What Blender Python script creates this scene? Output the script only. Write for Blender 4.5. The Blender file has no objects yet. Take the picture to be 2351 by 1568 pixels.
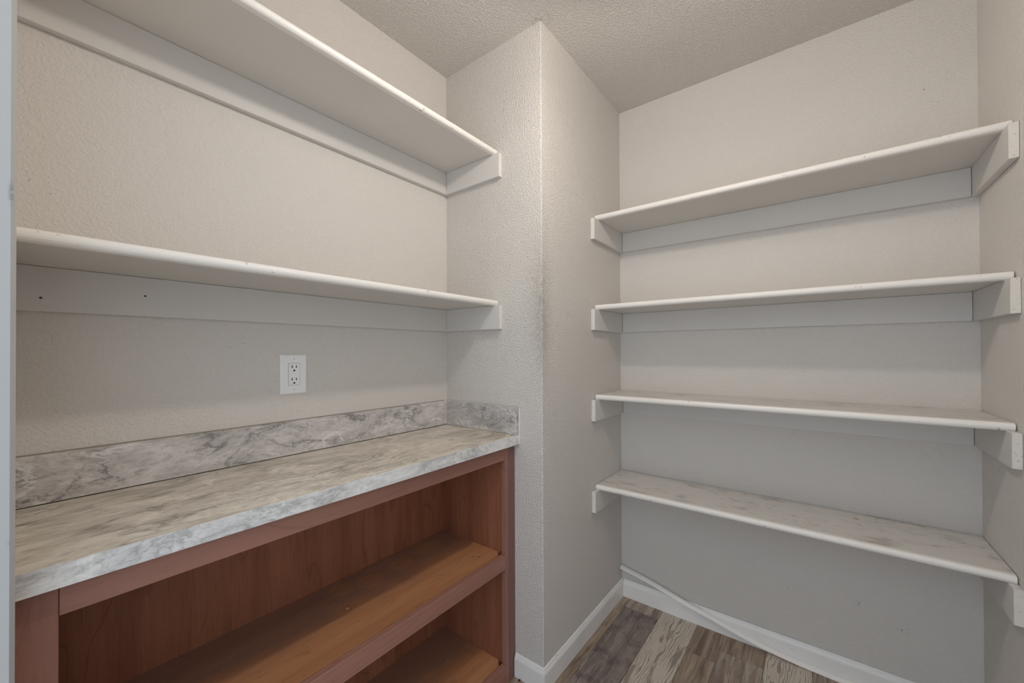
import bpy, bmesh, math, random
from mathutils import Vector, Matrix

S = bpy.context.scene
COL = S.collection
random.seed(7)

# ------------------------------------------------------------------ dimensions (metres)
A = 0.7237       # depth of the recess: back wall plane is x = A
B = 0.5003       # left wall plane is y = B
CR = 1.2104      # right wall plane is y = -CR
ZC = 2.4391      # ceiling
XF = -1.1974      # inner face of the entry wall
YJ = 0.03       # left jamb of the doorway
YJ2 = -1.185
T = 0.019        # board thickness
TB = 0.012       # baseboard thickness
HB = 0.085

# ------------------------------------------------------------------ camera
cam_d = bpy.data.cameras.new('camera')
cam = bpy.data.objects.new('camera', cam_d)
COL.objects.link(cam)
cam_d.sensor_fit = 'HORIZONTAL'
cam_d.sensor_width = 36.0
cam_d.lens = 913.55 / 2351 * 36.0
cam_d.shift_y = (801.55 - 784.0) / 2351
cam_d.clip_start = 0.02
yaw, pitch, roll = math.radians(37.6278), math.radians(0.3428), math.radians(-0.2262)
Fw = Vector((math.cos(pitch) * math.cos(yaw), math.cos(pitch) * math.sin(yaw), math.sin(pitch)))
Rt = Vector((math.sin(yaw), -math.cos(yaw), 0))
Up = Rt.cross(Fw)
Rt2 = Rt * math.cos(roll) + Up * math.sin(roll)
Up2 = -Rt * math.sin(roll) + Up * math.cos(roll)
m = Matrix(((Rt2.x, Up2.x, -Fw.x), (Rt2.y, Up2.y, -Fw.y), (Rt2.z, Up2.z, -Fw.z)))
cam.matrix_world = Matrix.Translation((-1.2135, -0.7971, 1.2292)) @ m.to_4x4()
S.camera = cam

# ------------------------------------------------------------------ world, lights, exposure
w = bpy.data.worlds.new('daylight')
S.world = w
w.use_nodes = True
bg = w.node_tree.nodes['Background']
bg.inputs['Color'].default_value = (0.80, 0.90, 1.0, 1)
bg.inputs['Strength'].default_value = 1.5

def point_light(name, loc, power, radius, color):
    d = bpy.data.lights.new(name, 'POINT')
    d.energy = power
    d.shadow_soft_size = radius
    d.color = color
    o = bpy.data.objects.new(name, d)
    COL.objects.link(o)
    o.location = loc
    return o

LAMP = (-0.41, -0.47, 2.16)
point_light('lamp_light', LAMP, 13.0, 0.03, (1.0, 0.915, 0.82))

# added fill panel in the unseen room behind, standing in for its daylight
d = bpy.data.lights.new('room_fill_light', 'AREA')
d.shape = 'RECTANGLE'
d.size, d.size_y = 3.0, 1.9
d.energy = 3.0
d.color = (0.86, 0.93, 1.0)
o = bpy.data.objects.new('room_fill_light', d)
COL.objects.link(o)
o.location = (-3.6, -1.3, 1.45)
o.rotation_euler = (0, math.radians(-90), 0)

vs = S.view_settings
vs.view_transform = 'Standard'
vs.look = 'None'
vs.gamma = 1.0
vs.use_curve_mapping = False
vs.exposure = 0.0
S.display_settings.display_device = 'sRGB'
S.cycles.max_bounces = 12
S.cycles.diffuse_bounces = 8
S.cycles.use_denoising = True

# ------------------------------------------------------------------ node helpers
class NT:
    def __init__(self, name):
        self.m = bpy.data.materials.new(name)
        self.m.use_nodes = True
        self.t = self.m.node_tree
        self.b = self.t.nodes['Principled BSDF']
        self.tc = self.t.nodes.new('ShaderNodeTexCoord')
    def n(self, kind, **kw):
        x = self.t.nodes.new('ShaderNode' + kind)
        for k, v in kw.items():
            setattr(x, k, v)
        return x
    def set(self, sock, v):
        if isinstance(v, bpy.types.NodeSocket):
            self.t.links.new(v, sock)
        else:
            sock.default_value = v
    def pos(self):
        return self.n('NewGeometry').outputs['Position']
    def obj(self):
        return self.tc.outputs['Object']
    def mapping(self, vec, scale=(1, 1, 1), rot=(0, 0, 0), loc=(0, 0, 0)):
        x = self.n('Mapping')
        self.set(x.inputs['Vector'], vec)
        x.inputs['Scale'].default_value = scale
        x.inputs['Rotation'].default_value = rot
        self.set(x.inputs['Location'], loc)
        return x.outputs[0]
    def noise(self, vec, scale=5, detail=3, rough=0.55, dist=0.0):
        x = self.n('TexNoise')
        self.set(x.inputs['Vector'], vec)
        x.inputs['Scale'].default_value = scale
        x.inputs['Detail'].default_value = detail
        x.inputs['Roughness'].default_value = rough
        x.inputs['Distortion'].default_value = dist
        return x.outputs['Fac']
    def math(self, op, a, b=0.0, c=None):
        x = self.n('Math', operation=op)
        self.set(x.inputs[0], a)
        self.set(x.inputs[1], b)
        if c is not None:
            self.set(x.inputs[2], c)
        return x.outputs[0]
    def step(self, v, lo, hi, a=0.0, b=1.0, smooth=True):
        x = self.n('MapRange')
        if smooth:
            x.interpolation_type = 'SMOOTHSTEP'
        self.set(x.inputs['Value'], v)
        x.inputs['From Min'].default_value = lo
        x.inputs['From Max'].default_value = hi
        x.inputs['To Min'].default_value = a
        x.inputs['To Max'].default_value = b
        return x.outputs[0]
    def mix(self, f, a, b, mode='MIX'):
        x = self.n('MixRGB', blend_type=mode)
        self.set(x.inputs[0], f)
        self.set(x.inputs[1], a)
        self.set(x.inputs[2], b)
        return x.outputs[0]
    def blob(self, c, r):
        """soft ellipsoid mask round a world point"""
        v = self.n('VectorMath', operation='SUBTRACT')
        self.set(v.inputs[0], self.pos())
        v.inputs[1].default_value = c
        d = self.n('VectorMath', operation='DIVIDE')
        self.set(d.inputs[0], v.outputs[0])
        d.inputs[1].default_value = r
        l = self.n('VectorMath', operation='LENGTH')
        self.set(l.inputs[0], d.outputs[0])
        return self.step(l.outputs['Value'], 1.0, 0.0)
    def up(self):
        sx = self.n('SeparateXYZ')
        self.set(sx.inputs[0], self.n('NewGeometry').outputs['True Normal'])
        return self.step(sx.outputs['Z'], 0.8, 0.95)
    def bump(self, h, strength, dist, prev=None):
        x = self.n('Bump')
        x.inputs['Strength'].default_value = strength
        x.inputs['Distance'].default_value = dist
        self.set(x.inputs['Height'], h)
        if prev:
            self.set(x.inputs['Normal'], prev)
        return x.outputs[0]
    def done(self, color, rough=0.6, normal=None, spec=0.3, metal=0.0):
        self.set(self.b.inputs['Base Color'], color)
        self.set(self.b.inputs['Roughness'], rough)
        self.b.inputs['Specular IOR Level'].default_value = spec
        self.b.inputs['Metallic'].default_value = metal
        if normal:
            self.set(self.b.inputs['Normal'], normal)
        return self.m

def rgb(r, g, b):
    return (r, g, b, 1)

def ramp_mul(nt, base, f, dark):
    return nt.mix(f, base, dark)

def specks(nt, vec, scale, thr, width=0.02):
    n = nt.noise(vec, scale, 2.0, 0.6)
    return nt.step(n, thr, thr + width)

# ------------------------------------------------------------------ materials
def wall_paint(name, base, scuffs=(), bump=0.55, scale=175):
    nt = NT(name)
    p = nt.pos()
    low = nt.noise(p, 2.2, 3, 0.5)
    c = nt.mix(nt.step(low, 0.35, 0.7, 0, 0.18), base, tuple(x * 0.90 for x in base[:3]) + (1,))
    # fine fly-specks and marks scattered over the paint
    sp = nt.math('MULTIPLY', specks(nt, p, 95, 0.735), nt.step(nt.noise(p, 7, 2), 0.5, 0.62))
    c = nt.mix(nt.math('MULTIPLY', sp, 0.55), c, rgb(0.16, 0.13, 0.10))
    for (cen, rad, amt, sc, thr, wd, dark) in scuffs:
        k = nt.blob(cen, rad)
        nn = nt.noise(p, sc, 5, 0.7)
        f = nt.math('MULTIPLY', nt.math('MULTIPLY', k, nt.step(nn, thr, thr + wd)), amt)
        c = nt.mix(f, c, dark)
    h1 = nt.noise(p, scale, 2.0, 0.5)
    h = nt.step(h1, 0.38, 0.72)
    nrm = nt.bump(h, bump, 0.0016)
    return nt.done(c, 0.62, nrm, 0.25)

WALLC = rgb(0.69, 0.66, 0.625)
DK = rgb(0.12, 0.10, 0.08)
M_wall = wall_paint('wall_paint', WALLC, [
    ((A, -0.93, 0.37), (0.05, 0.16, 0.10), 0.7, 140, 0.66, 0.05, DK),
    ((A, -0.91, 0.295), (0.05, 0.03, 0.02), 0.75, 150, 0.55, 0.08, DK),
    ((A, -1.02, 0.255), (0.05, 0.05, 0.04), 0.75, 150, 0.58, 0.08, DK),
    ((A, -0.60, 0.30), (0.05, 0.35, 0.2), 0.8, 120, 0.66, 0.03, DK),
    ((A, -0.30, 0.43), (0.05, 0.35, 0.15), 0.7, 130, 0.66, 0.03, DK),
])
M_pier = wall_paint('pier_paint', WALLC, [
    ((0, 0.0, 1.40), (0.10, 0.12, 0.42), 0.50, 60, 0.18, 0.60, rgb(0.27, 0.235, 0.195)),
    ((0, 0.0, 1.33), (0.05, 0.045, 0.30), 0.62, 130, 0.34, 0.45, rgb(0.15, 0.125, 0.10)),
    ((0, 0.30, 1.55), (0.03, 0.24, 0.20), 0.22, 70, 0.30, 0.5, rgb(0.30, 0.26, 0.22)),
    ((0, 0.145, 2.20), (0.03, 0.085, 0.07), 1.0, 65, 0.60, 0.03, rgb(0.15, 0.12, 0.09)),
    ((0.06, 0, 1.32), (0.06, 0.03, 0.10), 1.0, 90, 0.60, 0.04, DK),
    ((0, 0.0, 0.55), (0.02, 0.02, 0.5), 0.6, 60, 0.55, 0.1, rgb(0.35, 0.31, 0.27)),
], bump=0.95)

def mk_ceiling():
    nt = NT('ceiling_paint')
    p = nt.pos()
    low = nt.noise(p, 3, 3)
    c = nt.mix(nt.step(low, 0.35, 0.7, 0, 0.2), rgb(0.64, 0.61, 0.58), rgb(0.58, 0.55, 0.525))
    k = nt.math('MULTIPLY', nt.blob((0, 0, ZC), (0.05, 0.05, 0.05)), nt.step(nt.noise(p, 60, 4), 0.45, 0.6))
    c = nt.mix(nt.math('MULTIPLY', k, 0.4), c, rgb(0.2, 0.17, 0.15))
    h = nt.step(nt.noise(p, 130, 3, 0.55, 0.4), 0.4, 0.72)
    return nt.done(c, 0.7, nt.bump(h, 0.7, 0.0024), 0.2)
M_ceil = mk_ceiling()

def mk_shelf(name, base, dirty=True):
    nt = NT(name)
    p = nt.pos()
    low = nt.noise(p, 4, 4)
    c = nt.mix(nt.step(low, 0.4, 0.75, 0, 0.25), base, tuple(x * 0.9 for x in base[:3]) + (1,))
    if dirty:
        sx = nt.mapping(p, (22, 9, 20))
        d1 = nt.step(nt.noise(sx, 1.0, 6, 0.68), 0.50, 0.74)
        d2 = nt.step(nt.noise(nt.mapping(p, (90, 34, 60)), 1.0, 3, 0.6), 0.58, 0.72)
        f = nt.math('MAXIMUM', nt.math('MULTIPLY', d1, 0.55), nt.math('MULTIPLY', nt.math('MULTIPLY', d2, nt.step(low, 0.45, 0.6)), 0.75))
        f = nt.math('MULTIPLY', f, nt.up())
        c = nt.mix(f, c, rgb(0.20, 0.16, 0.125))
    sp = specks(nt, p, 120, 0.755)
    c = nt.mix(nt.math('MULTIPLY', sp, 0.5), c, rgb(0.18, 0.14, 0.11))
    h = nt.noise(p, 140, 3)
    return nt.done(c, 0.45, nt.bump(h, 0.25, 0.0008), 0.4)
SHC = rgb(0.69, 0.665, 0.63)
M_shelf = mk_shelf('shelf_paint', SHC)
M_cleat = mk_shelf('cleat_paint', rgb(0.68, 0.66, 0.635), False)

def mk_nosing():
    nt = NT('nosing_paint')
    p = nt.pos()
    sp = nt.math('MULTIPLY', specks(nt, nt.mapping(p, (60, 60, 110)), 1.0, 0.70), nt.step(nt.noise(p, 9, 2), 0.48, 0.6))
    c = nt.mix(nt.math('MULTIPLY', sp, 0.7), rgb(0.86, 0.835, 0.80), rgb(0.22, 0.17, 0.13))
    h = nt.math('ADD', nt.noise(p, 70, 4), nt.math('MULTIPLY', sp, -1.0))
    return nt.done(c, 0.38, nt.bump(h, 0.5, 0.0014), 0.45)
M_nose = mk_nosing()

def mk_endgrain():
    nt = NT('cleat_end_paint')
    p = nt.pos()
    sp = nt.step(nt.noise(p, 170, 3, 0.6), 0.62, 0.72)
    c = nt.mix(nt.math('MULTIPLY', sp, 0.55), rgb(0.75, 0.72, 0.68), rgb(0.30, 0.24, 0.19))
    return nt.done(c, 0.6, nt.bump(nt.noise(p, 150, 3), 0.8, 0.002), 0.2)
M_end = mk_endgrain()

def mk_trim():
    nt = NT('trim_paint')
    p = nt.pos()
    sp = specks(nt, p, 70, 0.74)
    c = nt.mix(nt.math('MULTIPLY', sp, 0.6), rgb(0.86, 0.855, 0.845), rgb(0.2, 0.17, 0.14))
    c = nt.mix(nt.step(nt.noise(p, 6, 4), 0.5, 0.75, 0, 0.2), c, rgb(0.6, 0.57, 0.53))
    return nt.done(c, 0.32, nt.bump(nt.noise(p, 45, 2), 0.1, 0.001), 0.5)
M_trim = mk_trim()

def mk_jamb():
    nt = NT('jamb_paint')
    p = nt.pos()
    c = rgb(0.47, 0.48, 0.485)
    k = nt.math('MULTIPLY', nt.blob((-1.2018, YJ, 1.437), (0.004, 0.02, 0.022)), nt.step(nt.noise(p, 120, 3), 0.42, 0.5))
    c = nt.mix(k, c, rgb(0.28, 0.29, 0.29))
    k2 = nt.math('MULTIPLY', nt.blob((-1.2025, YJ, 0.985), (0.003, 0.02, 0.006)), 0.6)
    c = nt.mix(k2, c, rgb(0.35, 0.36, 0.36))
    return nt.done(c, 0.4, nt.bump(nt.noise(p, 60, 3), 0.2, 0.002), 0.4)
M_jamb = mk_jamb()

def mk_marble(name, c0, c1, dark, light, vein=0.8, seed=0.0, rot=0.45, sc=1.0, warm=0.0, axis='Z'):
    nt = NT(name)
    p = nt.pos()
    r = {'Z': (0, 0, rot), 'Y': (0, rot, 0), 'X': (rot, 0, 0)}[axis]
    q = nt.mapping(p, {'Z': (5.0 * sc, 15.0 * sc, 15.0 * sc), 'Y': (8.0 * sc, 15 * sc, 18.0 * sc), 'X': (15 * sc, 8.0 * sc, 18.0 * sc)}[axis], r, (seed, seed * 0.7, seed * 1.3))
    # big slow swirl that bends everything else
    wv = nt.n('TexNoise')
    nt.set(wv.inputs['Vector'], nt.mapping(p, (2.6, 2.6, 2.6), (0, 0, 0), (seed, 0, seed)))
    wv.inputs['Scale'].default_value = 1.0
    wv.inputs['Detail'].default_value = 2.0
    add = nt.n('MixRGB', blend_type='ADD')
    add.inputs[0].default_value = 1.0
    nt.set(add.inputs[1], q)
    sc2 = nt.n('VectorMath', operation='SCALE')
    nt.set(sc2.inputs[0], wv.outputs['Color'])
    sc2.inputs['Scale'].default_value = 2.2
    nt.set(add.inputs[2], sc2.outputs[0])
    q = add.outputs[0]
    n1 = nt.noise(q, 1.1, 7, 0.6, 0.5)
    c = nt.mix(nt.step(n1, 0.33, 0.66), c0, c1)
    nf = nt.noise(q, 5.5, 9, 0.74, 0.5)
    c = nt.mix(nt.step(nf, 0.46, 0.72, 0, 0.70), c, dark)
    c = nt.mix(nt.step(nf, 0.49, 0.27, 0, 0.50), c, light)
    # dark hair veins, broken into stretches
    nv = nt.noise(q, 0.55, 9, 0.62, 0.4)
    v = nt.step(nt.math('ABSOLUTE', nt.math('SUBTRACT', nv, 0.5)), 0.018, 0.0)
    brk = nt.step(nt.noise(nt.mapping(p, loc=(seed, 2, 4)), 4.5, 3), 0.46, 0.60)
    c = nt.mix(nt.math('MULTIPLY', nt.math('MULTIPLY', v, brk), vein), c, rgb(0.12, 0.11, 0.10))
    nv3 = nt.noise(nt.mapping(q, loc=(1.7, 8.1, 2.3)), 0.8, 9, 0.62, 0.4)
    v3 = nt.step(nt.math('ABSOLUTE', nt.math('SUBTRACT', nv3, 0.52)), 0.014, 0.0)
    brk3 = nt.step(nt.noise(nt.mapping(p, loc=(4, seed, 1)), 5.0, 3), 0.50, 0.62)
    c = nt.mix(nt.math('MULTIPLY', nt.math('MULTIPLY', v3, brk3), vein * 0.8), c, rgb(0.14, 0.13, 0.115))
    # smoky grey clouds along the veins
    cl = nt.step(nt.math('ABSOLUTE', nt.math('SUBTRACT', nv, 0.5)), 0.07, 0.0)
    c = nt.mix(nt.math('MULTIPLY', nt.math('MULTIPLY', cl, brk), 0.40), c, dark)
    # white streaks
    nw = nt.noise(nt.mapping(q, loc=(5.2, 1.1, 3.3)), 0.55, 6, 0.6, 0.6)
    v2 = nt.step(nt.math('ABSOLUTE', nt.math('SUBTRACT', nw, 0.5)), 0.022, 0.0)
    brk2 = nt.step(nt.noise(nt.mapping(p, loc=(7, 3, seed)), 5.0, 3), 0.52, 0.42)
    c = nt.mix(nt.math('MULTIPLY', nt.math('MULTIPLY', v2, brk2), 0.75), c, light)
    if warm:
        k = nt.math('MULTIPLY', nt.blob((-0.72, 0.33, 0.914), (0.16, 0.09, 0.05)), nt.step(nt.noise(q, 2.6, 6, 0.7), 0.48, 0.62))
        c = nt.mix(nt.math('MULTIPLY', k, warm), c, rgb(0.24, 0.15, 0.11))
    return nt.done(c, 0.38, None, 0.35)
M_top = mk_marble('laminate_top', rgb(0.532, 0.479, 0.406), rgb(0.745, 0.692, 0.605), rgb(0.319, 0.279, 0.226), rgb(0.878, 0.825, 0.732), 0.75, 0.0, 0.5, 1.0, 0.6)
M_splash = mk_marble('laminate_splash', rgb(0.520, 0.490, 0.473), rgb(0.702, 0.666, 0.653), rgb(0.286, 0.281, 0.280), rgb(0.806, 0.810, 0.827), 0.85, 3.1, -0.6, 1.0, 0.0, 'Y')
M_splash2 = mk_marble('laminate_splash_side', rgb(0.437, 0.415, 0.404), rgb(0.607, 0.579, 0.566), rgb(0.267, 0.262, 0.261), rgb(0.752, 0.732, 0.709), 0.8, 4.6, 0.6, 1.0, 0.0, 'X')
M_edge = mk_marble('laminate_edge', rgb(0.64, 0.64, 0.635), rgb(0.82, 0.82, 0.815), rgb(0.40, 0.40, 0.40), rgb(0.92, 0.92, 0.91), 0.35, 7.7, 0.75, 1.1, 0.0, 'Y')

def mk_wood(name, c0, c1, c2, axis, rough=0.4, spec=0.4, stain_shade=0.0, seed=0.0):
    nt = NT(name)
    p = nt.pos()
    sc = {'X': (1.6, 26, 26), 'Z': (26, 26, 1.6)}[axis]
    q = nt.mapping(p, sc, (0, 0, 0), (seed, seed, seed))
    # broad figure: contour bands of a stretched noise give arched grain
    fig = nt.noise(nt.mapping(p, {'X': (0.9, 7, 7), 'Z': (7, 7, 0.9)}[axis], (0, 0, 0), (seed, 0, seed)), 1.0, 2, 0.5, 0.3)
    bands = nt.math('FRACT', nt.math('MULTIPLY', fig, 9.0))
    bands = nt.math('ABSOLUTE', nt.math('SUBTRACT', bands, 0.5))
    fine = nt.noise(nt.mapping(q, (4, 4, 4)) if axis == 'X' else nt.mapping(q, (4, 4, 4)), 1.6, 4, 0.6)
    med = nt.noise(q, 0.6, 5, 0.6)
    c = nt.mix(nt.step(med, 0.3, 0.7), c0, c1)
    c = nt.mix(nt.math('MULTIPLY', nt.step(bands, 0.06, 0.0), 0.38), c, c2)
    c = nt.mix(nt.step(fine, 0.5, 0.75, 0, 0.42), c, c2)
    if stain_shade:
        # dust film towards the back, its colour darkened to deepen the counter's shade, wiped clean where cans and boxes stood
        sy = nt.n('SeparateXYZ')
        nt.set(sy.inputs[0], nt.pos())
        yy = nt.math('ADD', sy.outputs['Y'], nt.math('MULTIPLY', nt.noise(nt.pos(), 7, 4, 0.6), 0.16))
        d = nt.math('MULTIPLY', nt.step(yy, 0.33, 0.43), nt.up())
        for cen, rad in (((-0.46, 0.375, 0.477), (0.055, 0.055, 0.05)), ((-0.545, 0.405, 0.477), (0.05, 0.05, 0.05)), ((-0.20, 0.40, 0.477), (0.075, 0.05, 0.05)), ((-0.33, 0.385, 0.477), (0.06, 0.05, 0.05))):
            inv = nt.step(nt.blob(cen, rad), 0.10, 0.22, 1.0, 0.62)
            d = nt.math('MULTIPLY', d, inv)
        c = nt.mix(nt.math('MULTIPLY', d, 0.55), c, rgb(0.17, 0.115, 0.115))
        e = nt.math('MULTIPLY', specks(nt, p, 75, 0.74), nt.up())
        c = nt.mix(e, c, rgb(0.05, 0.02, 0.015))
        e2 = nt.math('MULTIPLY', specks(nt, nt.mapping(p, loc=(3, 5, 1)), 110, 0.755), nt.up())
        c = nt.mix(e2, c, rgb(0.55, 0.48, 0.44))
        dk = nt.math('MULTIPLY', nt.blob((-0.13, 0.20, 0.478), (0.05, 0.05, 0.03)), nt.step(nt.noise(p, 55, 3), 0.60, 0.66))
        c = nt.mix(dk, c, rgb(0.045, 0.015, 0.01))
    return nt.done(c, rough, nt.bump(fine, 0.08, 0.0005), spec)
M_frame_h = mk_wood('frame_wood_lengthwise', rgb(0.297, 0.143, 0.108), rgb(0.364, 0.181, 0.137), rgb(0.224, 0.099, 0.074), 'X', 0.42, 0.4)
M_frame_v = mk_wood('frame_wood_upright', rgb(0.273, 0.127, 0.094), rgb(0.345, 0.171, 0.128), rgb(0.207, 0.088, 0.065), 'Z', 0.42, 0.4, 0, 2.0)
M_filler = mk_wood('filler_wood', rgb(0.213, 0.106, 0.098), rgb(0.263, 0.138, 0.122), rgb(0.163, 0.075, 0.069), 'Z', 0.42, 0.4, 0, 5.0)
M_panel = mk_wood('panel_wood', rgb(0.247, 0.093, 0.050), rgb(0.338, 0.138, 0.078), rgb(0.158, 0.054, 0.028), 'Z', 0.45, 0.35, 0, 1.0)
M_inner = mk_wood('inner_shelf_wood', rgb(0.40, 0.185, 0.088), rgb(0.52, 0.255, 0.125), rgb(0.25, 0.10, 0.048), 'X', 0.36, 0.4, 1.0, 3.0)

def plain(name, c, rough=0.4, spec=0.4, metal=0.0):
    nt = NT(name)
    p = nt.pos()
    col = nt.mix(nt.step(nt.noise(p, 30, 3), 0.4, 0.7, 0, 0.15), rgb(*c), rgb(*[x * 0.88 for x in c]))
    return nt.done(col, rough, None, spec, metal)
M_plate = plain('outlet_plastic', (0.92, 0.93, 0.94), 0.3, 0.5)
M_slot = plain('outlet_slot_dark', (0.012, 0.012, 0.012), 0.6, 0.2)
M_gap = plain('outlet_seam_grey', (0.25, 0.25, 0.25), 0.6, 0.2)
M_caulk = plain('caulk_white', (0.80, 0.79, 0.77), 0.5, 0.3)
M_grime = plain('caulk_grimy', (0.33, 0.275, 0.225), 0.8, 0.2)
M_nail = plain('nail_dark', (0.05, 0.04, 0.035), 0.5, 0.4)
M_dark = plain('subfloor_dark', (0.03, 0.025, 0.02), 0.9, 0.1)
M_rubber = plain('pellet_black', (0.015, 0.014, 0.018), 0.5, 0.4)
M_metal = plain('lamp_metal', (0.55, 0.53, 0.5), 0.4, 0.5, 0.8)
M_rod = plain('molding_paint', (0.87, 0.85, 0.82), 0.4, 0.4)

def mk_bulb():
    nt = NT('bulb_glow')
    nt.b.inputs['Emission Color'].default_value = (1, 0.86, 0.72, 1)
    nt.b.inputs['Emission Strength'].default_value = 4.0
    return nt.done(rgb(0.9, 0.88, 0.85), 0.3)
M_bulb = mk_bulb()

def mk_plank(kind):
    nt = NT('vinyl_plank_' + kind)
    p = nt.pos()
    oi = nt.n('ObjectInfo').outputs['Random']
    off = nt.n('CombineXYZ')
    nt.set(off.inputs[0], nt.math('MULTIPLY', oi, 31.0))
    nt.set(off.inputs[1], nt.math('MULTIPLY', oi, 17.0))
    if kind == 'whitewashed':
        sy = nt.n('SeparateXYZ')
        nt.set(sy.inputs[0], nt.mapping(p, (1, 1, 1), (0, 0, 0), off.outputs[0]))
        warp = nt.noise(nt.mapping(p, (3.2, 13, 1), (0, 0, 0), off.outputs[0]), 1.0, 3, 0.5, 0.25)
        ph = nt.math('ADD', nt.math('MULTIPLY', sy.outputs['Y'], 95.0), nt.math('MULTIPLY', warp, 9.0))
        bands = nt.math('ABSOLUTE', nt.math('SUBTRACT', nt.math('FRACT', ph), 0.5))
        gate = nt.step(nt.noise(nt.mapping(p, (6, 18, 1), loc=(9, 4, 0)), 1.0, 3, 0.5), 0.38, 0.55)
        lines = nt.math('MULTIPLY', nt.step(bands, 0.17, 0.05), gate)
        c = nt.mix(nt.math('MULTIPLY', lines, 0.85), rgb(0.60, 0.535, 0.455), rgb(0.19, 0.155, 0.13))
        bare = nt.step(nt.noise(nt.mapping(p, (5, 34, 1), loc=(2, 1, 0)), 1.0, 6, 0.6), 0.56, 0.61)
        c = nt.mix(nt.math('MULTIPLY', bare, 0.85), c, rgb(0.272, 0.216, 0.176))
        fine = nt.noise(nt.mapping(p, (18, 190, 1)), 1.0, 3)
        c = nt.mix(nt.step(fine, 0.5, 0.8, 0, 0.35), c, rgb(0.2, 0.16, 0.13))
    else:
        c0, c1, c2 = {'grey': (rgb(0.236, 0.196, 0.175), rgb(0.385, 0.324, 0.289), rgb(0.096, 0.075, 0.070)),
                      'brown': (rgb(0.306, 0.231, 0.175), rgb(0.446, 0.350, 0.271), rgb(0.149, 0.105, 0.079)),
                      'taupe': (rgb(0.350, 0.280, 0.228), rgb(0.525, 0.438, 0.359), rgb(0.175, 0.131, 0.105))}[kind]
        q = nt.mapping(p, (3.2, 42, 1), (0, 0, 0), off.outputs[0])
        n = nt.noise(q, 1.0, 7, 0.68, 0.8)
        c = nt.mix(nt.step(n, 0.34, 0.66), c2, c1)
        n2 = nt.noise(nt.mapping(p, (2.0, 9, 1), (0, 0, 0), off.outputs[0]), 1.0, 5, 0.6, 0.6)
        c = nt.mix(nt.step(n2, 0.4, 0.62, 0, 0.6), c, c0)
        fine = nt.noise(nt.mapping(p, (16, 260, 1), (0, 0, 0), off.outputs[0]), 1.0, 5, 0.7)
        c = nt.mix(nt.step(fine, 0.50, 0.70, 0, 0.6), c, c2)
        c = nt.mix(nt.step(fine, 0.44, 0.28, 0, 0.45), c, c1)
        crk = nt.step(nt.math('ABSOLUTE', nt.math('SUBTRACT', nt.noise(nt.mapping(p, (2.5, 30, 1), (0, 0, 0), off.outputs[0]), 0.7, 4, 0.55), 0.56)), 0.008, 0.0, 0, 0.7)
        c = nt.mix(crk, c, tuple(x * 0.45 for x in c2[:3]) + (1,))
        if kind == 'grey':
            cross = nt.noise(nt.mapping(p, (170, 40, 1)), 1.0, 4, 0.7)
            c = nt.mix(nt.step(cross, 0.55, 0.75, 0, 0.45), c, rgb(0.480, 0.435, 0.405))
            blot = nt.step(nt.noise(p, 9, 5), 0.5, 0.68, 0, 0.7)
            c = nt.mix(blot, c, rgb(0.090, 0.071, 0.065))
        else:
            kn = nt.step(nt.noise(nt.mapping(p, (6, 11, 1), (0, 0, 0), off.outputs[0]), 1.0, 4, 0.6), 0.62, 0.72, 0, 0.6)
            c = nt.mix(kn, c, c2)
    return nt.done(c, 0.42, None, 0.35)
M_plank = {k: mk_plank(k) for k in ('grey', 'brown', 'taupe', 'whitewashed')}

# ------------------------------------------------------------------ mesh helpers
def add_box(bm, lo, hi, bevel=0.0, seg=1, edges=None):
    x0, y0, z0 = lo
    x1, y1, z1 = hi
    v = [bm.verts.new(c) for c in ((x0, y0, z0), (x1, y0, z0), (x1, y1, z0), (x0, y1, z0), (x0, y0, z1), (x1, y0, z1), (x1, y1, z1), (x0, y1, z1))]
    fs = [bm.faces.new([v[i] for i in q]) for q in ((3, 2, 1, 0), (4, 5, 6, 7), (0, 1, 5, 4), (1, 2, 6, 5), (2, 3, 7, 6), (3, 0, 4, 7))]
    if bevel:
        es = {e for f in fs for e in f.edges}
        bmesh.ops.bevel(bm, geom=list(es), offset=bevel, segments=seg, affect='EDGES', profile=0.5)

def add_prism(bm, prof, lo, hi, axis):
    """extrude a closed 2-D profile along an axis: 'X' (y,z), 'Y' (x,z), 'Z' (x,y)"""
    def pt(u, v, w):
        return {'X': (w, u, v), 'Y': (u, w, v), 'Z': (u, v, w)}[axis]
    a = [bm.verts.new(pt(u, v, lo)) for u, v in prof]
    b = [bm.verts.new(pt(u, v, hi)) for u, v in prof]
    n = len(prof)
    bm.faces.new(a)
    bm.faces.new(list(reversed(b)))
    for i in range(n):
        bm.faces.new((a[i], b[i], b[(i + 1) % n], a[(i + 1) % n]))

def obj(name, bm, mat, parent=None, loc=(0, 0, 0), smooth=False):
    bmesh.ops.recalc_face_normals(bm, faces=bm.faces)
    me = bpy.data.meshes.new(name)
    bm.to_mesh(me)
    bm.free()
    if smooth:
        for f in me.polygons:
            f.use_smooth = True
    mats = mat if isinstance(mat, (list, tuple)) else [mat]
    for x in mats:
        me.materials.append(x)
    o = bpy.data.objects.new(name, me)
    COL.objects.link(o)
    if parent is not None:
        o.parent = parent
        # vertices were given in world space: bring them into the parent's frame
        me.transform(Matrix.Translation(-parent.location))
    elif loc != (0, 0, 0):
        o.location = loc
        me.transform(Matrix.Translation(-Vector(loc)))
    return o

def box(name, lo, hi, mat, parent=None, bevel=0.0, seg=1):
    bm = bmesh.new()
    add_box(bm, lo, hi, bevel, seg)
    return obj(name, bm, mat, parent)

def thing(name, label, cat, loc, group=None):
    o = bpy.data.objects.new(name, None)
    COL.objects.link(o)
    o.location = loc
    o.empty_display_size = 0.05
    o['label'] = label
    o['category'] = cat
    if group:
        o['group'] = group
    return o

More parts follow.
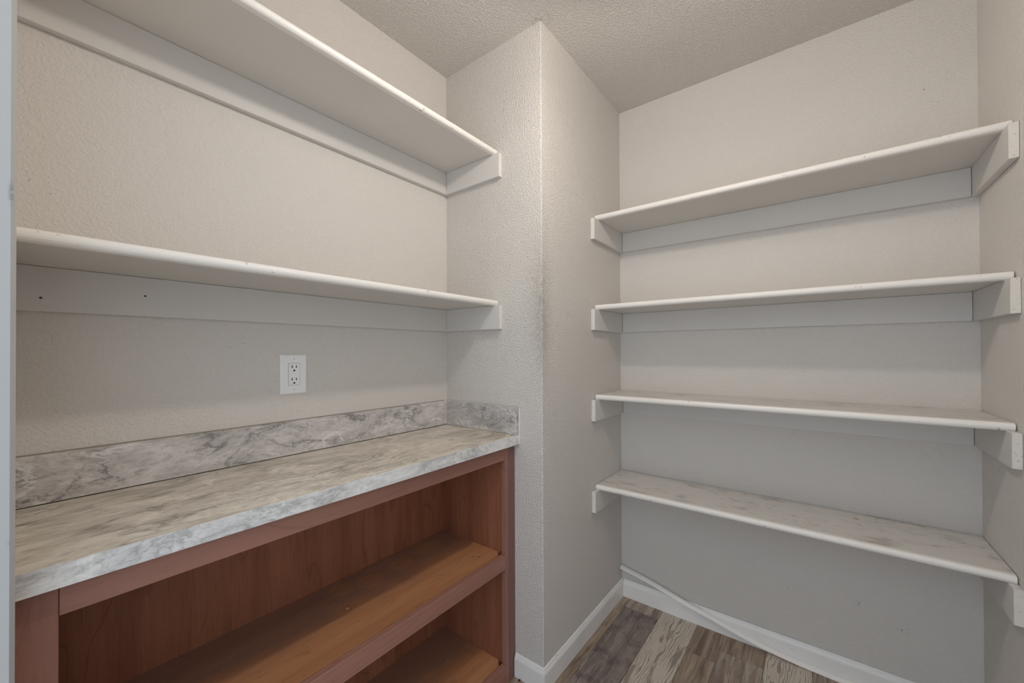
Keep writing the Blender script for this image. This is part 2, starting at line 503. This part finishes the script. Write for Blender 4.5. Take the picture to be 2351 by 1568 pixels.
def struct(o, label=None, cat=None):
    o['kind'] = 'structure'
    if label:
        o['label'] = label
    if cat:
        o['category'] = cat
    return o

# ------------------------------------------------------------------ room shell
WT = 0.11
struct(box('wall_left', (XF, B, -0.02), (0.0, B + WT, ZC), M_wall), 'warm white left wall behind marble counter and two shelves', 'wall')
bm = bmesh.new()
r = 0.004
prof = [(0, B + WT), (0, r)]
for k in range(1, 5):
    t = math.radians(90 * k / 5)
    prof.append((r - r * math.cos(t), r - r * math.sin(t)))
prof += [(r, 0), (A, 0), (A, WT), (WT, WT), (WT, B + WT)]
add_prism(bm, prof, -0.02, ZC, 'Z')
struct(obj('wall_pier', bm, M_pier), 'jutting wall corner with grey smudges between the two shelf bays', 'wall')
struct(box('wall_back', (A, -CR, -0.02), (A + WT, WT, ZC), M_wall), 'white back wall carrying four shelves above the floor', 'wall')
struct(box('wall_right', (XF - WT, -CR - WT, -0.02), (A + WT, -CR, ZC), M_wall), 'white right wall where the four back shelves end', 'wall')
bm = bmesh.new()
DH = 2.12
add_box(bm, (XF - WT, YJ + 0.02, -0.02), (XF - 0.0001, B + WT, ZC))
add_box(bm, (XF - WT, -CR, -0.02), (XF - 0.0001, YJ2 - 0.02, ZC))
add_box(bm, (XF - WT, YJ2 - 0.02, DH + 0.02), (XF - 0.0001, YJ + 0.02, ZC))
struct(obj('wall_front', bm, M_wall), 'entry wall around the pantry doorway at the left edge', 'wall')
struct(box('ceiling', (XF - WT, -CR - WT, ZC), (A + WT, B + WT, ZC + 0.1), M_ceil), 'textured greige ceiling above the shelves', 'ceiling')

# door frame: jambs wrap the wall thickness, rounded arris towards the pantry
dr = thing('door_1', 'white painted door frame post at left edge of view', 'door frame', (XF - 0.05, YJ, 0))
dr['kind'] = 'structure'
def jamb(y_face, y_in):
    bm = bmesh.new()
    s = 1 if y_in > y_face else -1
    rr = 0.0046
    pr = [(XF - WT - 0.004, y_face), (XF - rr - 0.0004, y_face), (XF - rr, y_face + s * 0.0003), (XF - 0.0004, y_face + s * 0.0066)]
    pr += [(XF, y_face + s * 0.0074), (XF, y_in), (XF - WT - 0.004, y_in)]
    add_prism(bm, pr, 0.0, DH, 'Z')
    return obj('jamb', bm, M_jamb, dr)
jamb(YJ, YJ + 0.0195)
jamb(YJ2, YJ2 - 0.0195)
box('head_jamb', (XF - WT - 0.004, YJ2 - 0.0195, DH), (XF, YJ + 0.0195, DH + 0.0195), M_jamb, dr, 0.002)
for lo, hi in (((XF - WT - 0.016, YJ + 0.006, 0), (XF - WT - 0.0045, YJ + 0.065, DH + 0.065)), ((XF - WT - 0.016, YJ2 - 0.065, 0), (XF - WT - 0.0045, YJ2 - 0.006, DH + 0.065))):
    box('casing', lo, hi, M_jamb, dr, 0.003)
box('head_casing', (XF - WT - 0.016, YJ2 - 0.005, DH + 0.006), (XF - WT - 0.0045, YJ + 0.005, DH + 0.065), M_jamb, dr, 0.003)

# ------------------------------------------------------------------ floor of vinyl planks
fl = struct(box('floor', (XF - 0.9, -CR - WT, -0.10), (A + 0.02, B + 0.02, -0.004), M_dark), 'weathered wood look vinyl plank floor below the shelves', 'floor')
PT = 0.004
ybands = [0.50, 0.345, 0.19, 0.10, -0.050, -0.207, -0.357, -0.465, -0.62, -0.77, -0.92, -1.07, -CR - 0.005]
joints = {3: [-0.55, 0.453], 4: [0.64, -0.55], 5: [-0.42], 6: [0.52, -0.62], 7: [0.60, 0.10], 8: [0.28, -0.6], 9: [-0.2], 10: [0.4, -0.7], 11: [-0.3]}
kinds = {3: ['brown', 'brown', 'brown'], 4: ['taupe', 'grey', 'brown'], 5: ['whitewashed', 'taupe'], 6: ['brown', 'brown', 'grey'],
         7: ['brown', 'taupe', 'brown'], 8: ['whitewashed', 'whitewashed', 'brown'], 9: ['taupe', 'grey'], 10: ['brown', 'whitewashed', 'grey'], 11: ['grey', 'brown']}
for i in range(len(ybands) - 1):
    y1, y0 = ybands[i], ybands[i + 1]
    xs = [A - 0.001] + sorted(joints.get(i, [-0.25 - 0.2 * (i % 3)]), reverse=True) + [XF - 0.9]
    ks = kinds.get(i, ['brown', 'taupe'])
    for j in range(len(xs) - 1):
        k = ks[j % len(ks)]
        box('plank', (xs[j + 1] + 0.0005, y0 + 0.0005, -PT), (xs[j] - 0.0005, y1 - 0.0005, 0.0), M_plank[k], fl, 0.0006)

# ------------------------------------------------------------------ baseboards
def base_prof(face, out):
    """profile in (depth, z): wall plane at face, growing towards out (+1/-1)"""
    t = TB * out
    return [(face, 0.0), (face + t, 0.0), (face + t, HB - 0.022), (face + t * 0.93, HB - 0.017), (face + t * 0.62, HB - 0.008), (face + t * 0.5, HB - 0.003), (face + t * 0.3, HB), (face, HB)]
def baseboard(name, axis, face, out, lo, hi, label):
    bm = bmesh.new()
    add_prism(bm, base_prof(face, out), lo, hi, axis)
    o = obj(name, bm, M_trim)
    return struct(o, label, 'baseboard')
G = 0.0004
def base_mitred(name, pts, label):
    """baseboard following a wall line, mitred at the corners; pts = [(x,y)], room on the left-hand side"""
    pr = [(0.0012, 0.0), (TB, 0.0), (TB, HB - 0.022), (TB * 0.93, HB - 0.017), (TB * 0.62, HB - 0.008), (TB * 0.5, HB - 0.003), (TB * 0.3, HB), (0.0012, HB)]
    bm = bmesh.new()
    rings = []
    for i, p in enumerate(pts):
        p = Vector(p)
        ns = []
        if i > 0:
            d = (p - Vector(pts[i - 1])).normalized(); ns.append(Vector((-d.y, d.x)))
        if i < len(pts) - 1:
            d = (Vector(pts[i + 1]) - p).normalized(); ns.append(Vector((-d.y, d.x)))
        nn = sum(ns, Vector((0, 0)))
        if len(ns) == 2:
            nn = nn / (1 + ns[0].dot(ns[1]))
        rings.append([bm.verts.new((p.x + nn.x * d_, p.y + nn.y * d_, z)) for d_, z in pr])
    n = len(pr)
    for a, b in zip(rings, rings[1:]):
        for k in range(n):
            bm.faces.new((a[k], b[k], b[(k + 1) % n], a[(k + 1) % n]))
    bm.faces.new(rings[0]); bm.faces.new(list(reversed(rings[-1])))
    return struct(obj(name, bm, M_trim), label, 'baseboard')
base_mitred('baseboard_left', [(A - 0.0003, 0), (0, 0), (0, 0.1235)], 'white baseboard wrapping the foot of the jutting wall corner')
base_mitred('baseboard_back', [(A, -CR), (A, -TB - 0.0004)], 'long white baseboard along the back wall under lowest shelf')
base_mitred('baseboard_right', [(XF, -CR), (A - TB - 0.0004, -CR)], 'white baseboard along the right wall')

# ------------------------------------------------------------------ wall shelves
def nosing_bm(bm, lo, hi, front, z0, depth_dir, axis):
    """half-round edge strip: flat back, rounded front"""
    h = T + 0.003
    zc = z0 + T / 2
    pr = [(front, zc - h / 2), ]
    n = 8
    for k in range(n + 1):
        t = -math.pi / 2 + math.pi * k / n
        pr.append((front + depth_dir * (0.010 + 0.009 * math.cos(t)), zc + h / 2 * math.sin(t)))
    pr.append((front, zc + h / 2))
    # clean duplicates
    add_prism(bm, pr, lo, hi, axis)

CW = 0.0936
def cleat_mats(o, axis, sign):
    """end face of a side cleat shows rough painted end grain"""
    o.data.materials.append(M_end)
    for f in o.data.polygons:
        n = f.normal
        if n[axis] * sign > 0.9:
            f.material_index = 1
    return o

def shelf_left(z, dl, dcl, label, nails):
    t = thing('wall_shelf', label, 'shelf', (XF + 0.6, B, z), 'painted shelves over the counter')
    yf = B - dl
    nd = 0.019
    box('shelf_board', (XF + 0.001, yf + nd * 0.5 + 0.0006, z), (-0.0016, B - 0.0018, z + T), M_shelf, t, 0.0006)
    bm = bmesh.new()
    nosing_bm(bm, XF + 0.001, -0.004, yf + nd * 0.5, z, -1, 'X')
    obj('nosing', bm, M_nose, t)
    box('back_cleat', (XF + 0.0015, B - T, z - CW), (-T - 0.001, B - 0.0006, z - 0.0005), M_cleat, t, 0.001)
    o = box('side_cleat', (-T, B - dcl, z - CW), (-0.0006, B - 0.0006, z - 0.0005), M_cleat, t, 0.001)
    cleat_mats(o, 1, -1)
    for x, dz in nails:
        bm = bmesh.new()
        bmesh.ops.create_cone(bm, cap_ends=True, segments=10, radius1=0.0024, radius2=0.0020, depth=0.0012,
                              matrix=Matrix.Translation((x, B - T - 0.0004, z - dz)) @ Matrix.Rotation(math.radians(90), 4, 'X'))
        obj('nail_head', bm, M_nail, t)
    return t
shelf_left(2.0068, 0.2874, 0.3159, 'upper white shelf over the counter, highest on the left wall', [])
shelf_left(1.4107, 0.2874, 0.3159, 'lower white shelf over the counter, just above the outlet', [(-1.157, 0.066), (-0.995, 0.045)])

DR, DCR = 0.2896, 0.3313
def shelf_right(z, label, top_wear=0):
    t = thing('wall_shelf', label, 'shelf', (A, -CR / 2, z), 'painted shelves on the back wall')
    xf = A - DR
    nd = 0.019
    box('shelf_board', (xf + nd * 0.5 + 0.0008, -CR + 0.0022, z), (A - 0.0024, -0.0018, z + T), M_shelf, t, 0.0006)
    bm = bmesh.new()
    nosing_bm(bm, -CR + 0.004, -0.004, xf + nd * 0.5, z, -1, 'Y')
    obj('nosing', bm, M_nose, t)
    box('back_cleat', (A - T, -CR + T + 0.001, z - CW), (A - 0.0006, -T - 0.001, z - 0.0005), M_cleat, t, 0.001)
    for lo, hi in ((-T, -0.0006), (-CR + 0.0006, -CR + T)):
        o = box('side_cleat', (A - DCR, lo, z - CW), (A - 0.0006, hi, z - 0.0005), M_cleat, t, 0.001)
        cleat_mats(o, 0, -1)
    return t
shelf_right(1.8184, 'highest of the four white shelves on the back wall, underside showing')
shelf_right(1.4161, 'second highest white shelf on back wall, seen near eye level')
shelf_right(1.0140, 'second lowest white shelf on back wall, narrow strip of dusty top showing')
shelf_right(0.6112, 'lowest white shelf on back wall, wide dirty top above the floor')

# ------------------------------------------------------------------ cabinet
YC = 0.125        # face frame front plane
X0, X1 = XF + 0.001, -0.0015
XS0, XS1 = -1.154, -0.0615
cab = thing('base_cabinet', 'low open cherry brown wood cabinet under the marble counter', 'cabinet', (-0.6, 0.3, 0))
ZT = 0.8775
FT = 0.019
YB = 0.465
box('stile', (X0, YC, 0.0), (XS0, YC + FT, ZT), M_frame_v, cab, 0.0008)
box('stile', (XS1, YC, 0.0), (-0.043, YC + FT, ZT), M_frame_v, cab, 0.0008)
box('filler_strip', (-0.0415, YC + 0.0015, 0.0), (X1, YC + FT, ZT), M_filler, cab, 0.0008)
box('top_rail', (XS0 + 0.0006, YC, 0.8275), (XS1 - 0.0006, YC + FT, ZT), M_frame_h, cab, 0.0008)
box('middle_rail', (XS0 + 0.0006, YC - 0.0008, 0.424), (XS1 - 0.0006, YC + FT, 0.4765), M_frame_h, cab, 0.0012)
box('bottom_rail', (XS0 + 0.0006, YC, 0.0), (XS1 - 0.0006, YC + FT, 0.071), M_frame_h, cab, 0.0008)
box('side_panel', (X0, YC + FT + 0.0006, 0.0), (X0 + 0.016, YB - 0.0006, ZT), M_panel, cab)
box('side_panel', (-0.0565, YC + FT + 0.0006, 0.0), (-0.0405, YB - 0.0006, ZT), M_panel, cab)
box('back_panel', (X0, YB, 0.0), (-0.0405, YB + 0.006, ZT), M_panel, cab)
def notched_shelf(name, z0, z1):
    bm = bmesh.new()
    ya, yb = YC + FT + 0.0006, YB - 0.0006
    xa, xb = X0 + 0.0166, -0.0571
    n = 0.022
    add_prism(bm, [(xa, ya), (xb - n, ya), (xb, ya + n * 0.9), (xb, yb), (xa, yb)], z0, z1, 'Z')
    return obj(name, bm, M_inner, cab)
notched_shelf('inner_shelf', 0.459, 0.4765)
notched_shelf('bottom_panel', 0.053, 0.071)
box('nailer', (X0 + 0.0166, YB - 0.0166, 0.0), (-0.0571, YB - 0.0006, 0.0525), M_panel, cab)

# ------------------------------------------------------------------ countertop
ct = thing('countertop', 'grey marble pattern laminate countertop with backsplash on brown cabinet', 'countertop', (-0.6, 0.3, ZT))
YE = B - 0.3952
ZTOP = 0.914
box('counter_slab', (X0, YE + 0.0012, ZT + 0.0005), (-0.0012, B - 0.0006, ZTOP), M_top, ct, 0.0004)
eb = box('edge_band', (X0, YE - 0.0006, ZT + 0.0005), (-0.0012, YE + 0.001, ZTOP - 0.0002), M_edge, ct)
eb['label'] = 'pale grey marble front edge'
zs = 1.0173
box('backsplash', (X0, B - T, ZTOP + 0.0026), (-T - 0.0006, B - 0.0006, zs), M_splash, ct, 0.0006)
box('side_splash', (-T, YE + 0.0005, ZTOP + 0.0008), (-0.0008, B - 0.0006, zs), M_splash2, ct, 0.0006)
bm = bmesh.new()
add_box(bm, (-0.0065, YE - 0.0045, ZT + 0.001), (-0.0005, YE - 0.0008, zs - 0.001), 0.001)
obj('caulk_bead', bm, M_caulk, ct)
bm = bmesh.new()
add_prism(bm, [(B - 0.0006, zs + 0.0003), (B - 0.0045, zs + 0.0003), (B - 0.0006, zs + 0.0022)], X0, -T - 0.001, 'X')
o = obj('caulk_bead', bm, M_grime, ct)
o['label'] = 'grimy brown caulk line'

# ------------------------------------------------------------------ outlet
ot = thing('wall_outlet', 'white double electrical outlet plate on wall above counter', 'outlet', (-0.6475, B, 1.1615))
ox, oz = -0.6475, 1.1615
HW, HH = 0.0395, 0.0612
bm = bmesh.new()
yb_, yf_ = B - 0.0006, B - 0.0062
v0 = [bm.verts.new((ox + sx * HW, yb_, oz + sz * HH)) for sx, sz in ((-1, -1), (1, -1), (1, 1), (-1, 1))]
v1 = [bm.verts.new((ox + sx * (HW - 0.0005), yf_ + 0.003, oz + sz * (HH - 0.0005))) for sx, sz in ((-1, -1), (1, -1), (1, 1), (-1, 1))]
v2 = [bm.verts.new((ox + sx * (HW - 0.0045), yf_, oz + sz * (HH - 0.0045))) for sx, sz in ((-1, -1), (1, -1), (1, 1), (-1, 1))]
def bridge(a, b):
    for i in range(4):
        bm.faces.new((a[i], a[(i + 1) % 4], b[(i + 1) % 4], b[i]))
bridge(v0, v1); bridge(v1, v2)
bm.faces.new(v2); bm.faces.new(list(reversed(v0)))
obj('cover_plate', bm, M_plate, ot)
def rrect(w, h, r, n=5):
    out = []
    for cx, cz, a0 in ((w - r, h - r, 0), (-w + r, h - r, 90), (-w + r, -h + r, 180), (w - r, -h + r, 270)):
        for k in range(n + 1):
            t = math.radians(a0 + 90 * k / n)
            out.append((ox + cx + r * math.cos(t), oz + cz + r * math.sin(t)))
    return out
bm = bmesh.new()
add_prism(bm, rrect(0.0174, 0.0340, 0.0028), yf_ - 0.0002, yf_ + 0.002, 'Y')
obj('plate_seam', bm, M_gap, ot)
bm = bmesh.new()
add_prism(bm, rrect(0.0166, 0.0332, 0.0024), yf_ - 0.0009, yf_ + 0.002, 'Y')
fc = obj('receptacle_face', bm, M_plate, ot)
yr = yf_ - 0.0009
def small(name, prof):
    bm = bmesh.new()
    add_prism(bm, prof, yr - 0.00025, yr + 0.0006, 'Y')
    o = obj(name, bm, M_slot, fc)
    o.data.transform(Matrix.Translation(-ot.location))
    return o
for dz in (0.0193, -0.0193):
    zc_ = oz + dz
    for dx, h in ((-0.0063, 0.0043), (0.0063, 0.0037)):
        small('blade_slot', [(ox + dx - 0.0012, zc_ + 0.004 - h), (ox + dx + 0.0012, zc_ + 0.004 - h), (ox + dx + 0.0012, zc_ + 0.004 + h), (ox + dx - 0.0012, zc_ + 0.004 + h)])
    pr = [(ox - 0.0026, zc_ - 0.0102), (ox + 0.0026, zc_ - 0.0102)]
    for k in range(9):
        t = math.radians(180 * k / 8)
        pr.append((ox + 0.0026 * math.cos(t), zc_ - 0.0076 + 0.0026 * math.sin(t)))
    small('ground_hole', pr)
for dz in (0.0484, -0.0484):
    bm = bmesh.new()
    bmesh.ops.create_cone(bm, cap_ends=True, segments=16, radius1=0.0032, radius2=0.0028, depth=0.0012,
                          matrix=Matrix.Translation((ox, yf_ - 0.0002, oz + dz)) @ Matrix.Rotation(math.radians(90), 4, 'X'))
    sc = obj('screw', bm, M_plate, ot)
    bm = bmesh.new()
    add_box(bm, (-0.0004, -0.0002, -0.0028), (0.0004, 0.0003, 0.0028))
    bm.transform(Matrix.Translation((ox, yf_ - 0.0009, oz + dz)) @ Matrix.Rotation(math.radians(18), 4, 'Y'))
    sl = obj('screw_slot', bm, M_gap, sc)
    sl.data.transform(Matrix.Translation(-ot.location))

# ------------------------------------------------------------------ loose shoe molding
pts = [(-0.0035, 0.150), (-0.166, 0.120), (-0.285, 0.0885), (-0.394, 0.0665), (-0.496, 0.0435), (-0.606, 0.0235), (-0.72, 0.0115), (-0.84, 0.0075), (-1.0, 0.0075), (-1.19, 0.0075)]
bm = bmesh.new()
def catmull(P, n=5):
    out = []
    for i in range(len(P) - 1):
        p0 = P[max(i - 1, 0)]; p1 = P[i]; p2 = P[i + 1]; p3 = P[min(i + 2, len(P) - 1)]
        for k in range(n):
            t = k / n
            out.append(tuple(0.5 * ((2 * p1[j]) + (p2[j] - p0[j]) * t + (2 * p0[j] - 5 * p1[j] + 4 * p2[j] - p3[j]) * t * t + (3 * p1[j] - p0[j] - 3 * p2[j] + p3[j]) * t ** 3) for j in (0, 1)))
    out.append(P[-1])
    return out
path = catmull(pts)
RX = 0.0085
RZ = 0.0072
xc = A - TB - RX - 0.0012
rings = []
for i, (y, z) in enumerate(path):
    y0, z0 = path[max(i - 1, 0)]
    y1, z1 = path[min(i + 1, len(path) - 1)]
    d = Vector((y1 - y0, z1 - z0)).normalized()
    nv = Vector((-d.y, d.x))
    if nv.y < 0:
        nv = -nv
    ring = []
    # quarter-round section: flat back towards the wall, flat underside, rounded face
    sec = [(RX, -RZ), (RX, RZ)] + [(RX - 2 * RX * math.sin(t), -RZ + 2 * RZ * math.cos(t)) for t in (math.radians(a) for a in (18, 36, 54, 72, 90))]
    for du, dv in sec:
        ring.append(bm.verts.new((xc + du, y + nv.x * dv, z + nv.y * dv)))
    rings.append(ring)
n = len(rings[0])
for a_, b_ in zip(rings, rings[1:]):
    for k in range(n):
        bm.faces.new((a_[k], b_[k], b_[(k + 1) % n], a_[(k + 1) % n]))
bm.faces.new(rings[0]); bm.faces.new(list(reversed(rings[-1])))
sm = obj('shoe_molding', bm, M_rod, None, (xc, -0.6, 0.0), smooth=False)
sm['label'] = 'loose thin white molding strip leaning up into corner over back baseboard'
sm['category'] = 'molding'

# small black pellet on the floor by the cabinet foot
bm = bmesh.new()
bmesh.ops.create_uvsphere(bm, u_segments=12, v_segments=8, radius=0.0042, matrix=Matrix.Translation((-0.0185, 0.0955, 0.0034)) @ Matrix.Diagonal((1, 1, 0.8, 1)))
pe = obj('pellet', bm, M_rubber, None, (-0.0185, 0.0955, 0.0), smooth=True)
pe['label'] = 'tiny round black pellet on floor between cabinet and baseboard'
pe['category'] = 'pellet'

# crumb left on the cabinet shelf
bm = bmesh.new()
bmesh.ops.create_icosphere(bm, subdivisions=2, radius=0.006)
for v in bm.verts:
    k = 1 + 0.18 * math.sin(v.co.x * 900) * math.cos(v.co.y * 700)
    v.co = Vector((v.co.x * 1.15 * k - 0.583, v.co.y * 0.8 * k + 0.298, v.co.z * 0.6 * k + 0.4801))
cr = obj('crumb', bm, M_inner, None, (-0.583, 0.298, 0.4765), smooth=True)
cr['label'] = 'small brown crumb on the middle shelf of the cabinet'
cr['category'] = 'crumb'

# ------------------------------------------------------------------ ceiling lamp (lights the pantry from just above the view)
lp = thing('ceiling_light', 'short stemmed ceiling lamp hanging above the pantry, out of view', 'lamp', (LAMP[0], LAMP[1], ZC))
def lathe(name, prof, mat, parent, seg=32):
    bm = bmesh.new()
    rings = []
    for rr, z in prof:
        rings.append([bm.verts.new((LAMP[0] + rr * math.cos(2 * math.pi * k / seg), LAMP[1] + rr * math.sin(2 * math.pi * k / seg), z)) for k in range(seg)])
    for a_, b_ in zip(rings, rings[1:]):
        for k in range(seg):
            bm.faces.new((a_[k], a_[(k + 1) % seg], b_[(k + 1) % seg], b_[k]))
    bm.faces.new(rings[0]); bm.faces.new(list(reversed(rings[-1])))
    return obj(name, bm, mat, parent, smooth=False)
lathe('canopy', [(0.06, ZC - 0.0005), (0.06, ZC - 0.012), (0.03, ZC - 0.025)], M_metal, lp)
lathe('stem', [(0.012, ZC - 0.02), (0.012, LAMP[2] + 0.107)], M_metal, lp)
lathe('light_blocker', [(0.03, LAMP[2] + 0.112), (0.19, LAMP[2] + 0.100), (0.19, LAMP[2] + 0.096), (0.03, LAMP[2] + 0.104)], M_caulk, lp)  # unseen disc added above the lamp to keep its light off the ceiling
